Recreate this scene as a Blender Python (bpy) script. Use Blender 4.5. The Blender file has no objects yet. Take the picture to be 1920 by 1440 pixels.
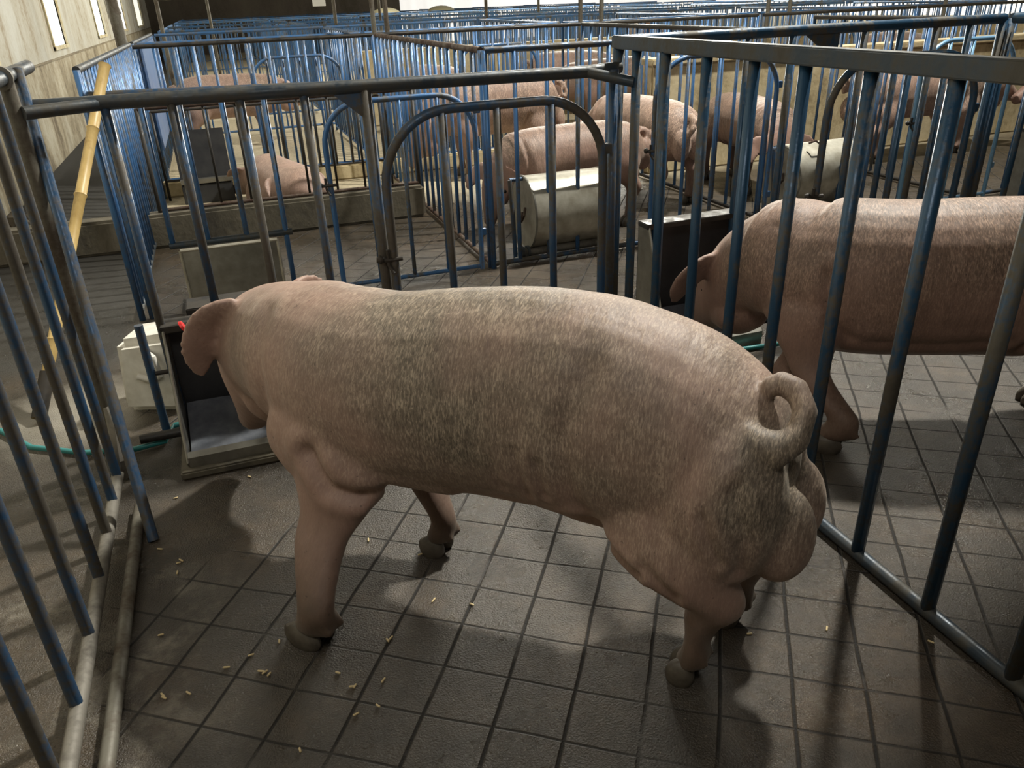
import bpy, bmesh, math, random
from mathutils import Vector, Matrix
random.seed(7)
SC = bpy.context.scene
COL = SC.collection

# ------------------------------------------------------------------ camera, world, light, exposure
cam_d = bpy.data.cameras.new('camera'); cam = bpy.data.objects.new('camera', cam_d); COL.objects.link(cam)
cam_d.sensor_width = 36; cam_d.lens = 1446 / 1920 * 36; cam_d.clip_start = .02; cam_d.clip_end = 200
Rc = Matrix(((0.93881059, -0.18297699, 0.29181175), (-0.34261347, -0.40910845, 0.84572235), (-0.03536507, -0.89395173, -0.44676572)))
Rb = Rc @ Matrix(((1, 0, 0), (0, -1, 0), (0, 0, -1)))
cam.matrix_world = Matrix.Translation((0, 0, 1.5)) @ Rb.to_4x4()
SC.camera = cam

world = bpy.data.worlds.new('world'); SC.world = world; world.use_nodes = True
world.node_tree.nodes['Background'].inputs[0].default_value = (.80, .86, .95, 1)
world.node_tree.nodes['Background'].inputs[1].default_value = .10

def area(name, loc, target, sx, sy, power, col):
    d = bpy.data.lights.new(name, 'AREA'); d.shape = 'RECTANGLE'; d.size = sx; d.size_y = sy; d.energy = power; d.color = col
    o = bpy.data.objects.new(name, d); COL.objects.link(o); o.location = loc
    o.rotation_euler = (Vector(target) - Vector(loc)).to_track_quat('-Z', 'Y').to_euler()
    return o
# area lamps for assumed light: roof and far daylight, a lamp over near pens
area('assumed_roof_daylight', (5.0, 4.5, 7.3), (1.2, 1.6, 0.4), .45, .4, 1120, (1.0, .97, .88))  # added under the closed ceiling, which has no opening; placed to fit the shadows
area('assumed_far_daylight', (9.5, 20, 5.6), (2, 9, 0), 8, 3, 2600, (1.0, .96, .84))  # added lamp for assumed daylight from the far right; no opening built there
area('assumed_near_pen_lamp', (-.1, -.3, 3.1), (.6, 1.6, 0.3), 1.2, .5, 24, (1.0, .95, .87))  # assumed lamp, out of view, no fitting built
area('daylight_left_opening', (-1.3, 9, 3.2), (1.5, 8, 0), 3, 1, 22, (1.0, .95, .84))  # area lamp standing in for daylight of the left wall windows

SC.view_settings.view_transform = 'Standard'; SC.view_settings.look = 'None'
SC.view_settings.gamma = 1; SC.view_settings.use_curve_mapping = False
SC.view_settings.exposure = 0.0

# ------------------------------------------------------------------ materials
def nt(name):
    m = bpy.data.materials.new(name); m.use_nodes = True
    t = m.node_tree; b = t.nodes['Principled BSDF']
    return m, t, b
def nd(t, kind, **kw):
    n = t.nodes.new(kind)
    for k, v in kw.items(): setattr(n, k, v)
    return n
def ramp(t, src, stops, interp='LINEAR'):
    r = nd(t, 'ShaderNodeValToRGB'); r.color_ramp.interpolation = interp
    e = r.color_ramp.elements
    e[0].position, e[0].color = stops[0][0], (*stops[0][1], 1)
    e[1].position, e[1].color = stops[-1][0], (*stops[-1][1], 1)
    for p, c in stops[1:-1]:
        x = e.new(p); x.color = (*c, 1)
    t.links.new(src, r.inputs[0]); return r.outputs[0]
def noise(t, scale, detail=4, rough=.55, vec=None, dist=0):
    n = nd(t, 'ShaderNodeTexNoise'); n.inputs['Scale'].default_value = scale; n.inputs['Detail'].default_value = detail
    n.inputs['Roughness'].default_value = rough; n.inputs['Distortion'].default_value = dist
    if vec is not None: t.links.new(vec, n.inputs['Vector'])
    return n.outputs['Fac']
def mapping(t, vec, scale=(1, 1, 1), rot=(0, 0, 0), loc=(0, 0, 0)):
    m = nd(t, 'ShaderNodeMapping'); m.inputs['Scale'].default_value = scale; m.inputs['Rotation'].default_value = rot; m.inputs['Location'].default_value = loc
    t.links.new(vec, m.inputs['Vector']); return m.outputs[0]
def mixc(t, f, a, b, mode='MIX'):
    m = nd(t, 'ShaderNodeMix', data_type='RGBA', blend_type=mode)
    for i, v in ((0, f), (6, a), (7, b)):
        if isinstance(v, (tuple, float, int)): m.inputs[i].default_value = (*v, 1) if isinstance(v, tuple) else v
        else: t.links.new(v, m.inputs[i])
    return m.outputs[2]
def math_(t, op, a, b=None, c=None):
    m = nd(t, 'ShaderNodeMath', operation=op)
    for i, v in enumerate((a, b, c)):
        if v is None: continue
        if isinstance(v, (int, float)): m.inputs[i].default_value = v
        else: t.links.new(v, m.inputs[i])
    return m.outputs[0]
def bump(t, b, h, strength, dist=.01):
    n = nd(t, 'ShaderNodeBump'); n.inputs['Strength'].default_value = strength; n.inputs['Distance'].default_value = dist
    t.links.new(h, n.inputs['Height']); t.links.new(n.outputs[0], b.inputs['Normal'])
def objco(t): return nd(t, 'ShaderNodeTexCoord').outputs['Object']
def world_pos(t): return nd(t, 'ShaderNodeNewGeometry').outputs['Position']

def mat_paint(name, blue, grime, lo, hi, rough=.45):
    m, t, b = nt(name)
    p = world_pos(t)
    n1 = noise(t, 9, 6, .65, mapping(t, p, (1, 1, .35)))
    n2 = noise(t, 60, 4, .6, p)
    f = math_(t, 'ADD', n1, math_(t, 'MULTIPLY', math_(t, 'SUBTRACT', n2, .5), .35))
    c = ramp(t, f, [(lo, blue), (hi, grime), (min(hi + .12, .98), tuple(x * .8 for x in grime))])
    t.links.new(c, b.inputs['Base Color'])
    r = ramp(t, f, [(lo, (rough - .12,) * 3), (hi, (rough + .2,) * 3)])
    t.links.new(r, b.inputs['Roughness']); b.inputs['Metallic'].default_value = .25
    bump(t, b, n2, .35, .002)
    return m
M_NEAR = mat_paint('grimy_blue_paint', (.032, .080, .160), (.085, .075, .060), .40, .56)
M_RIGHT = mat_paint('grimy_dark_blue_paint', (.022, .066, .125), (.085, .077, .060), .46, .60)
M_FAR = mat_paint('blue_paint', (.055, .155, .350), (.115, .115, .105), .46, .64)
M_RAIL = mat_paint('grey_blue_paint', (.034, .050, .068), (.064, .060, .049), .38, .62)
M_RUST = mat_paint('brown_rusty_steel', (.10, .075, .055), (.065, .035, .024), .40, .60, .6)
M_DARK = mat_paint('dark_steel', (.020, .020, .020), (.045, .038, .030), .40, .60, .5)
M_POST = mat_paint('weathered_pipe', (.16, .15, .12), (.09, .07, .05), .40, .64, .6)
M_PALEPIPE = mat_paint('cement_crusted_pipe', (.20, .185, .155), (.10, .09, .075), .45, .70, .7)

def mat_simple(name, c, rough=.5, metal=0, c2=None, scale=20, bs=.2):
    m, t, b = nt(name)
    if c2:
        n = noise(t, scale, 5, .6, objco(t)); col = ramp(t, n, [(.35, c), (.65, c2)])
        t.links.new(col, b.inputs['Base Color']); bump(t, b, n, bs, .003)
    else: b.inputs['Base Color'].default_value = (*c, 1)
    b.inputs['Roughness'].default_value = rough; b.inputs['Metallic'].default_value = metal
    return m
M_STEEL = mat_simple('stainless_steel', (.34, .33, .29), .38, .8, (.24, .23, .20), 12, .25)
M_DRUM = mat_simple('dusty_drum_steel', (.55, .53, .45), .42, .55, (.36, .33, .26), 9, .3)
M_BLACK = mat_simple('black_rubber', (.015, .015, .016), .5)
M_TROUGHIN = mat_simple('dark_feeder_inside', (.020, .021, .024), .55, 0, (.035, .035, .036), 10)
M_FEED = mat_simple('damp_feed_meal', (.14, .15, .17), .8, 0, (.09, .10, .12), 25, .6)
M_PELLET = mat_simple('feed_pellet', (.62, .50, .28), .7, 0, (.48, .36, .18), 60)
M_JUG = mat_simple('white_plastic', (.80, .78, .71), .45, 0, (.62, .59, .52), 14, .5)
M_TEAL = mat_simple('teal_hose_rubber', (.03, .22, .22), .4)
M_RED = mat_simple('red_plastic', (.60, .02, .02), .4)
M_HOOF = mat_simple('hoof_horn', (.060, .050, .038), .5, 0, (.10, .085, .065), 40)
M_EYE = mat_simple('eye', (.01, .008, .006), .12)
M_CARD = mat_simple('white_card', (.85, .85, .82), .6)
M_CREAM = mat_simple('cream_plastic', (.70, .64, .42), .5)
M_SHEET = mat_simple('blue_sheet_metal', (.10, .19, .40), .4, .2, (.16, .24, .40), 6)

def mat_bamboo():
    m, t, b = nt('bamboo')
    n = noise(t, 14, 4, .6, mapping(t, objco(t), (1, 1, .2)))
    t.links.new(ramp(t, n, [(.3, (.42, .28, .09)), (.6, (.60, .43, .17)), (.8, (.30, .17, .05))]), b.inputs['Base Color'])
    b.inputs['Roughness'].default_value = .45
    return m
M_BAMBOO = mat_bamboo()

def mat_pig(name, base, dark, mud=.5, seed=0.0):
    m, t, b = nt(name)
    o = nd(t, 'ShaderNodeAttribute', attribute_name='local_pos').outputs['Vector']
    ov = mapping(t, o, (1, 1, 1), (0, 0, 0), (seed, seed * .7, 0))
    big = noise(t, 3.2, 4, .6, ov)
    c = ramp(t, big, [(.30, tuple(x * .82 for x in base)), (.5, base), (.72, tuple(min(x * 1.16, 1) for x in base))])
    # coat of short hair: thin slanting strands
    hv = mapping(t, o, (230, 62, 62), (.0, .38, .12))
    hair = noise(t, 1.0, 3, .7, hv, .5)
    mot = noise(t, 14, 5, .7, mapping(t, o, (1, 1, .55), (0, .4, 0)))
    hair = math_(t, 'ADD', math_(t, 'MULTIPLY', hair, .72), math_(t, 'MULTIPLY', mot, .28))
    hc = ramp(t, hair, [(.36, tuple(x * .38 for x in dark)), (.50, dark), (.64, tuple(min(x * 2.5, 1) for x in dark))])
    pv = noise(t, 2.0, 3, .5, mapping(t, o, (1, 1, 1), (0, 0, 0), (3 + seed, 1, 2)))
    zz = nd(t, 'ShaderNodeSeparateXYZ'); t.links.new(o, zz.inputs[0])
    zr = nd(t, 'ShaderNodeMapRange'); zr.inputs['From Min'].default_value = .36; zr.inputs['From Max'].default_value = .58; zr.inputs['To Min'].default_value = .28
    t.links.new(math_(t, 'ADD', zz.outputs[2], math_(t, 'MULTIPLY', math_(t, 'SUBTRACT', pv, .5), .25)), zr.inputs['Value'])
    hf = math_(t, 'MULTIPLY', math_(t, 'MULTIPLY', ramp(t, pv, [(.35, (.45,) * 3), (.58, (1,) * 3)]), .95), zr.outputs[0])
    xr = nd(t, 'ShaderNodeMapRange'); xr.inputs['From Min'].default_value = .78; xr.inputs['From Max'].default_value = .90; xr.inputs['To Min'].default_value = 1; xr.inputs['To Max'].default_value = .25
    t.links.new(zz.outputs[0], xr.inputs['Value']); hf = math_(t, 'MULTIPLY', hf, xr.outputs[0])
    c = mixc(t, hf, c, hc)
    # dried mud low on the legs and in patches
    z = nd(t, 'ShaderNodeSeparateXYZ'); t.links.new(o, z.inputs[0])
    mz = math_(t, 'ADD', math_(t, 'MULTIPLY', z.outputs[2], -3.2), math_(t, 'ADD', 1.0, math_(t, 'MULTIPLY', noise(t, 9, 4, .6, ov), .5)))
    mzc = nd(t, 'ShaderNodeClamp'); t.links.new(mz, mzc.inputs[0])
    mf = math_(t, 'MULTIPLY', mzc.outputs[0], mud)
    c = mixc(t, mf, c, (.055, .038, .023))
    pn = noise(t, 4.5, 6, .7, mapping(t, o, (1, 1, 1), (0, 0, 0), (9 + seed, 4, 1)))
    pf = ramp(t, pn, [(.60, (0,) * 3), (.74, (.40,) * 3)])
    c = mixc(t, pf, c, tuple(x * .33 for x in dark))
    sp = ramp(t, noise(t, 85, 2, .5, ov), [(.70, (0,) * 3), (.76, (.6,) * 3)])
    c = mixc(t, sp, c, (.05, .035, .028))
    t.links.new(c, b.inputs['Base Color'])
    b.inputs['Roughness'].default_value = .58
    b.inputs['Subsurface Weight'].default_value = .06; b.inputs['Subsurface Radius'].default_value = (.02, .008, .005); b.inputs['Subsurface Scale'].default_value = .5
    b.inputs['Sheen Weight'].default_value = .12; b.inputs['Sheen Roughness'].default_value = .45; b.inputs['Sheen Tint'].default_value = (1, .92, .78, 1)
    wr = noise(t, 9, 3, .5, mapping(t, o, (2.4, 1, .45)))
    h = math_(t, 'ADD', math_(t, 'MULTIPLY', hair, .12), math_(t, 'MULTIPLY', wr, .8))
    bump(t, b, h, .5, .016)
    return m
M_PIG = mat_pig('pig_skin_greyish', (.39, .240, .188), (.165, .135, .100), .9)
M_PIG2 = mat_pig('pig_skin_brown_pink', (.30, .180, .140), (.19, .130, .095), .7, 4)
M_PIG3 = mat_pig('pig_skin_pink', (.40, .255, .205), (.30, .210, .160), .6, 8)

def mat_floor():
    m, t, b = nt('wet_scored_floor')
    p = world_pos(t)
    wob = nd(t, 'ShaderNodeTexNoise'); wob.inputs['Scale'].default_value = 2.2; t.links.new(p, wob.inputs['Vector'])
    wv = nd(t, 'ShaderNodeVectorMath', operation='MULTIPLY_ADD'); t.links.new(wob.outputs['Color'], wv.inputs[0])
    wv.inputs[1].default_value = (.022, .022, 0); t.links.new(p, wv.inputs[2])
    s = nd(t, 'ShaderNodeSeparateXYZ'); t.links.new(wv.outputs[0], s.inputs[0])
    a = math.radians(55.5)
    u = math_(t, 'ADD', math_(t, 'MULTIPLY', s.outputs[0], math.sin(a)), math_(t, 'MULTIPLY', s.outputs[1], -math.cos(a)))
    v = math_(t, 'ADD', math_(t, 'MULTIPLY', s.outputs[0], math.cos(a)), math_(t, 'MULTIPLY', s.outputs[1], math.sin(a)))
    def groove(x, sp, off, w):
        f = math_(t, 'FRACT', math_(t, 'DIVIDE', math_(t, 'ADD', x, off), sp))
        d = math_(t, 'MULTIPLY', math_(t, 'ABSOLUTE', math_(t, 'SUBTRACT', f, .5)), sp)   # sp/2 at a line
        d = math_(t, 'SUBTRACT', sp / 2, d)
        g = nd(t, 'ShaderNodeMapRange'); g.inputs['From Min'].default_value = w * .5; g.inputs['From Max'].default_value = w * 1.3
        g.inputs['To Min'].default_value = 1; g.inputs['To Max'].default_value = 0
        t.links.new(d, g.inputs['Value']); return g.outputs[0]
    gu = groove(u, .168, 1.074 + .168 * 30, .0042); gv = groove(v, .148, -1.485 + .148 * 30, .0034)
    g = math_(t, 'MAXIMUM', gu, math_(t, 'MULTIPLY', gv, .85))
    wear = ramp(t, noise(t, 3.5, 5, .6, p), [(.32, (.15,) * 3), (.46, (1,) * 3)])
    g = math_(t, 'MULTIPLY', g, wear)
    sp = nd(t, 'ShaderNodeSeparateXYZ'); t.links.new(p, sp.inputs[0])
    nz = noise(t, 4, 4, .6, p)
    # smooth screed round the feeders: no scoring near x<0, y>2.2 and along the left fence
    def step(val, lo, hi):
        r = nd(t, 'ShaderNodeMapRange'); r.inputs['From Min'].default_value = lo; r.inputs['From Max'].default_value = hi; t.links.new(val, r.inputs['Value']); return r.outputs[0]
    cx = nd(t, 'ShaderNodeClamp'); cx.inputs['Min'].default_value = -1; cx.inputs['Max'].default_value = 1.2; t.links.new(sp.outputs[0], cx.inputs[0])
    e1 = step(math_(t, 'ADD', sp.outputs[1], math_(t, 'MULTIPLY', cx.outputs[0], -.4)), 2.14, 2.22)
    e2 = step(sp.outputs[1], 3.05, 3.0)
    scr = math_(t, 'MULTIPLY', e1, e2)
    left = step(sp.outputs[0], -.50, -.56)
    far = step(sp.outputs[1], 5.8, 5.9)
    off = math_(t, 'MAXIMUM', math_(t, 'MAXIMUM', scr, left), far)
    g = math_(t, 'MULTIPLY', g, math_(t, 'SUBTRACT', 1, off))
    # colour
    n1 = noise(t, 1.7, 6, .65, p); n2 = noise(t, 26, 5, .7, p)
    f = math_(t, 'ADD', n1, math_(t, 'MULTIPLY', math_(t, 'SUBTRACT', n2, .5), .35))
    c = ramp(t, f, [(.30, (.026, .021, .015)), (.48, (.052, .041, .028)), (.62, (.080, .058, .037)), (.78, (.115, .096, .069))])
    # pale mortar patches at the left, lime dust beyond the left fence
    pm = ramp(t, noise(t, 5, 6, .7, mapping(t, p, (1, 1, 1), (0, 0, 0), (4, 2, 0))), [(.50, (0,) * 3), (.60, (1,) * 3)])
    pm = math_(t, 'MULTIPLY', pm, step(math_(t, 'ADD', sp.outputs[0], math_(t, 'MULTIPLY', nz, .5)), .10, -.15))
    pm = math_(t, 'MULTIPLY', pm, step(sp.outputs[1], 2.3, 2.1))
    c = mixc(t, math_(t, 'MULTIPLY', pm, .65), c, (.23, .205, .16))
    def blob(cx, cy, r0, r1):
        d = nd(t, 'ShaderNodeVectorMath', operation='DISTANCE'); cmb = nd(t, 'ShaderNodeCombineXYZ')
        t.links.new(sp.outputs[0], cmb.inputs[0]); t.links.new(sp.outputs[1], cmb.inputs[1]); t.links.new(cmb.outputs[0], d.inputs[0]); d.inputs[1].default_value = (cx, cy, 0)
        return step(math_(t, 'ADD', d.outputs['Value'], math_(t, 'MULTIPLY', nz, .35)), r1, r0)
    gr = ramp(t, noise(t, 9, 7, .75, mapping(t, p, (1, 1, 1), (0, 0, 0), (1, 8, 0))), [(.42, (.0,) * 3), (.62, (.55,) * 3)])
    c = mixc(t, gr, c, (.028, .022, .015))
    sp2 = ramp(t, noise(t, 120, 2, .5, p), [(.68, (0,) * 3), (.74, (.5,) * 3)])
    c = mixc(t, sp2, c, (.26, .22, .16))
    c = mixc(t, math_(t, 'MULTIPLY', blob(-.82, 3.32, .30, .56), .8), c, (.36, .33, .27))
    dry = step(math_(t, 'ADD', sp.outputs[1], math_(t, 'MULTIPLY', nz, .9)), 6.5, 7.3)
    sand = ramp(t, n2, [(.3, (.40, .335, .215)), (.7, (.58, .50, .34))])
    c = mixc(t, dry, c, sand)
    left_shade = math_(t, 'MULTIPLY', step(sp.outputs[0], -.62, -.70), step(sp.outputs[1], 3.75, 3.95))  # shade on the left walkway, painted into the floor colour
    c = mixc(t, left_shade, c, (.030, .028, .024))
    c = mixc(t, math_(t, 'MULTIPLY', g, .93), c, (.006, .005, .004))
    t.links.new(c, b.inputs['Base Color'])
    wet = noise(t, 2.6, 5, .6, mapping(t, p, (1, 1, 1), (0, 0, 0), (7, 3, 0)))
    r = ramp(t, wet, [(.36, (.20,) * 3), (.62, (.46,) * 3)])
    r = mixc(t, dry, r, (.85, .85, .85)); r = mixc(t, g, r, (.9, .9, .9))
    t.links.new(r, b.inputs['Roughness'])
    fine = noise(t, 190, 3, .6, p); mid = noise(t, 30, 4, .6, p)
    h = math_(t, 'ADD', math_(t, 'MULTIPLY', fine, .9), math_(t, 'MULTIPLY', mid, .5))
    h = math_(t, 'SUBTRACT', h, math_(t, 'MULTIPLY', g, .7))
    bump(t, b, h, .85, .007)
    b.inputs['Specular IOR Level'].default_value = .65
    return m
M_FLOOR = mat_floor()

def mat_wall(name, a, c2, stain, scale=1.5, joint=None):
    m, t, b = nt(name)
    p = world_pos(t)
    n1 = noise(t, scale, 7, .68, mapping(t, p, (1, 1, .45)), .3); n2 = noise(t, 18, 5, .65, p)
    f = math_(t, 'ADD', n1, math_(t, 'MULTIPLY', math_(t, 'SUBTRACT', n2, .5), .3))
    c = ramp(t, f, [(.33, stain), (.46, c2), (.62, a)])
    t.links.new(c, b.inputs['Base Color']); b.inputs['Roughness'].default_value = .8
    bump(t, b, f, .5, .02)
    return m
M_WALL = mat_wall('stained_concrete_wall', (.46, .42, .32), (.30, .25, .16), (.12, .09, .05), 2.2)
M_WALLUP = mat_wall('limewashed_wall', (.50, .49, .43), (.42, .39, .31), (.26, .20, .12), 1.8)
M_TAN = mat_wall('tan_mud_wall', (.66, .56, .36), (.50, .41, .24), (.26, .20, .11), 3)
M_CURB = mat_wall('damp_concrete_curb', (.15, .13, .095), (.10, .088, .062), (.055, .048, .036), 3)
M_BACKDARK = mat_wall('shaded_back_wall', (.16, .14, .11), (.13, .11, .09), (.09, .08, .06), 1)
def mat_emit(name, col, s, base=(.8, .8, .8)):
    m, t, b = nt(name); b.inputs['Base Color'].default_value = (*base, 1)
    p = world_pos(t)
    n = noise(t, 1.3, 3, .5, mapping(t, p, (3, 3, .3)))
    c = ramp(t, n, [(.3, tuple(x * .86 for x in col)), (.6, col)])
    t.links.new(c, b.inputs['Emission Color']); b.inputs['Emission Strength'].default_value = s
    return m
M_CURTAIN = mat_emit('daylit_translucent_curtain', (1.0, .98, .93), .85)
M_PANE = mat_emit('daylit_pane', (1.0, .97, .84), .95)
M_CEIL = mat_simple('dark_roof', (.10, .10, .10), .8)

# ------------------------------------------------------------------ mesh helpers
def link(name, me, mat=None, parent=None):
    o = bpy.data.objects.new(name, me); COL.objects.link(o)
    if mat and not me.materials: me.materials.append(mat)
    if parent: o.parent = parent
    return o
def to_obj(name, bm, mat, parent=None, smooth=True):
    me = bpy.data.meshes.new(name); bm.normal_update(); bm.to_mesh(me); bm.free()
    if smooth:
        for p in me.polygons: p.use_smooth = True
        try: me.set_sharp_from_angle(angle=math.radians(42))
        except Exception: pass
    return link(name, me, mat, parent)
def thing(name, label, cat, loc=(0, 0, 0), rz=0, group=None):
    o = bpy.data.objects.new(name, None); COL.objects.link(o); o.location = loc; o.rotation_euler = (0, 0, rz); o.empty_display_size = .1
    o['label'] = label; o['category'] = cat
    if group: o['group'] = group
    return o
def tag(o, label, cat, group=None, kind=None):
    o['label'] = label; o['category'] = cat
    if group: o['group'] = group
    if kind: o['kind'] = kind
    return o
def struct(o): o['kind'] = 'structure'; return o
def tube(bm, pts, r, n=12, closed=False, cap=True):
    pts = [Vector(p) for p in pts]; N = len(pts)
    rs = r if isinstance(r, (list, tuple)) else [r] * N
    rings = []; prev = None
    for i, p in enumerate(pts):
        if closed: T = (pts[(i + 1) % N] - pts[i - 1])
        else: T = (pts[min(i + 1, N - 1)] - pts[max(i - 1, 0)])
        T.normalize()
        if prev is None:
            ref = Vector((0, 0, 1)) if abs(T.z) < .9 else Vector((0, 1, 0))
            U = T.cross(ref).normalized()
        else:
            U = (prev - T * prev.dot(T)).normalized()
        prev = U; V = T.cross(U)
        rings.append([bm.verts.new(p + (U * math.cos(2 * math.pi * k / n) + V * math.sin(2 * math.pi * k / n)) * rs[i]) for k in range(n)])
    for i in range(N - 1 + (1 if closed else 0)):
        a, b = rings[i], rings[(i + 1) % N]
        for k in range(n): bm.faces.new((a[k], a[(k + 1) % n], b[(k + 1) % n], b[k]))
    if cap and not closed:
        bm.faces.new(rings[0][::-1]); bm.faces.new(rings[-1])
def box(bm, x0, x1, y0, y1, z0, z1, bev=0):
    v = [bm.verts.new((x, y, z)) for x in (x0, x1) for y in (y0, y1) for z in (z0, z1)]
    fs = [bm.faces.new([v[i] for i in f]) for f in ((0, 1, 3, 2), (4, 6, 7, 5), (0, 4, 5, 1), (2, 3, 7, 6), (0, 2, 6, 4), (1, 5, 7, 3))]
    if bev:
        es = set(e for f in fs for e in f.edges)
        bmesh.ops.bevel(bm, geom=list(es), offset=bev, segments=2, affect='EDGES')
def prism(bm, poly, axis, a, b):
    """extrude a 2-D outline along axis 'x' or 'y' from a to b; poly in (other, z)"""
    def P(q, c): return (c, q[0], q[1]) if axis == 'x' else (q[0], c, q[1])
    A = [bm.verts.new(P(q, a)) for q in poly]; B = [bm.verts.new(P(q, b)) for q in poly]
    n = len(poly)
    bm.faces.new(A[::-1]); bm.faces.new(B)
    for i in range(n): bm.faces.new((A[i], A[(i + 1) % n], B[(i + 1) % n], B[i]))
    bmesh.ops.recalc_face_normals(bm, faces=bm.faces[:])
def arc(cx, cz, r, a0, a1, n):
    return [(cx + r * math.cos(math.radians(a0 + (a1 - a0) * i / n)), cz + r * math.sin(math.radians(a0 + (a1 - a0) * i / n))) for i in range(n + 1)]

_bars = {}
def bar_mesh(r, h, mat, n=10):
    k = (round(r, 4), round(h, 3), mat.name)
    if k not in _bars:
        bm = bmesh.new(); tube(bm, [(0, 0, 0), (0, 0, h)], r, n)
        me = bpy.data.meshes.new('bar'); bm.to_mesh(me); bm.free()
        for p in me.polygons: p.use_smooth = len(p.vertices) == 4
        me.materials.append(mat); _bars[k] = me
    return _bars[k]
def pipe(name, pts, r, mat, parent=None, n=12):
    bm = bmesh.new(); tube(bm, pts, r, n); return to_obj(name, bm, mat, parent)

def fence(label, p0, p1, z0, z1, bars, mat, rail_mat=None, rb=.012, rr=.019, posts=(0, 1), group=None, single=False, cat='fence', zrail=None, name='fence_panel', zt1=None, square=False, tilt=0.0):
    """one panel from p0 to p1 (x, y); bars: a number or a list of fractions; real parts per bar"""
    p0 = Vector((*p0, 0)); p1 = Vector((*p1, 0)); d = p1 - p0; L = d.length; rz = math.atan2(d.y, d.x)
    zt1 = z1 if zt1 is None else zt1
    if isinstance(bars, int): bars = [(i + 1) / (bars + 1) for i in range(bars)]
    rail_mat = rail_mat or mat
    if single:
        bm = bmesh.new()
        tube(bm, [(0, 0, z1), (L, 0, zt1)], rr, 6); tube(bm, [(0, 0, z0), (L, 0, z0)], rr * .8, 6)
        for f in [0, 1] + list(bars): tube(bm, [(f * L, 0, z0), (f * L, 0, z1)], rb, 5, cap=False)
        o = to_obj(name, bm, mat); o.location = p0; o.rotation_euler = (0, 0, rz)
        return tag(o, label, cat, group)
    t = thing(name, label, cat, p0, rz, group)
    if square:
        bm = bmesh.new(); box(bm, -.02, L, -rr, rr, z1 - rr, z1 + rr, .004); to_obj('top_rail', bm, rail_mat, t)
    else: pipe('top_rail', [(0, 0, z1), (L, 0, zt1)], rr, rail_mat, t)
    pipe('bottom_rail', [(0, 0, z0), (L, 0, z0)], rr * .85, rail_mat, t)
    for f in bars:
        zt = z1 + (zt1 - z1) * f
        o = link('bar', bar_mesh(rb, zt - z0, mat), None, t)
        o.location = (f * L, 0, z0)
        if tilt: o.rotation_euler = (random.uniform(-1, 1) * tilt, random.uniform(-1, 1) * tilt, 0)
    for s in posts:
        zt = z1 if s == 0 else zt1
        o = link('post', bar_mesh(rr * .95, zt, mat, 12), None, t); o.location = (s * L, 0, 0)
    return t
def gate(label, p0, p1, z0, z1, fr, mat, rb=.012, rf=.016, rad=.24, latch=True, group=None):
    """hinged gate: a pipe bent into an arch, upright bars, a latch"""
    p0 = Vector((*p0, 0)); p1 = Vector((*p1, 0)); d = p1 - p0; L = d.length; rz = math.atan2(d.y, d.x)
    t = thing('arched_gate', label, 'gate', p0, rz, group)
    pts = [(0, 0, z0)] + [(x, 0, z) for x, z in arc(rad, z1 - rad, rad, 180, 90, 9)] + [(x, 0, z) for x, z in arc(L - rad, z1 - rad, rad, 90, 0, 9)] + [(L, 0, z0)]
    pipe('gate_frame', pts, rf, mat, t)
    pipe('bottom_rail', [(0, 0, z0 + .02), (L, 0, z0 + .02)], rf * .85, mat, t)
    for f in fr:
        x = f * L
        zt = z1
        if x < rad: zt = z1 - rad + math.sqrt(max(rad ** 2 - (rad - x) ** 2, 0))
        if x > L - rad: zt = z1 - rad + math.sqrt(max(rad ** 2 - (x - L + rad) ** 2, 0))
        o = link('bar', bar_mesh(rb, zt - z0 - .02, mat), None, t); o.location = (x, 0, z0 + .02)
    if latch:
        bm = bmesh.new()
        tube(bm, [(-.06, -.012, .62), (.03, -.012, .62)], .009, 8); tube(bm, [(-.025, -.012, .66), (-.025, -.012, .60), (-.01, -.03, .57)], .007, 8)
        bmesh.ops.create_icosphere(bm, subdivisions=1, radius=.018, matrix=Matrix.Translation((-.055, -.012, .625)))
        to_obj('latch', bm, M_DARK, t)
        bm = bmesh.new()
        for z in (.25, .95): box(bm, L - .005, L + .035, -.012, .012, z - .02, z + .02, .003)
        to_obj('hinge', bm, mat, t)
    return t

# ------------------------------------------------------------------ setting
def quad(name, vs, mat):
    me = bpy.data.meshes.new(name); me.from_pydata(vs, [], [tuple(range(len(vs)))]); return struct(link(name, me, mat))
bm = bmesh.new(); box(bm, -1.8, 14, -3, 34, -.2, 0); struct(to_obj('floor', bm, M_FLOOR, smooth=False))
bm = bmesh.new(); box(bm, -2.05, 14.25, -3.2, 34.25, 7.5, 7.7); struct(to_obj('ceiling', bm, M_CEIL, smooth=False))
# slab added out of view over the near pens; its edge shades the floor
bm = bmesh.new(); lv = [(-1.8, -3), (9, -3), (9, 5.13), (-1.8, .60)]
A = [bm.verts.new((x, y, 3.40)) for x, y in lv]; B = [bm.verts.new((x, y, 3.46)) for x, y in lv]
bm.faces.new(A[::-1]); bm.faces.new(B)
for i in range(4): bm.faces.new((A[i], A[(i + 1) % 4], B[(i + 1) % 4], B[i]))
o = to_obj('added_shade_slab', bm, M_CEIL, smooth=False); struct(o)
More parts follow.
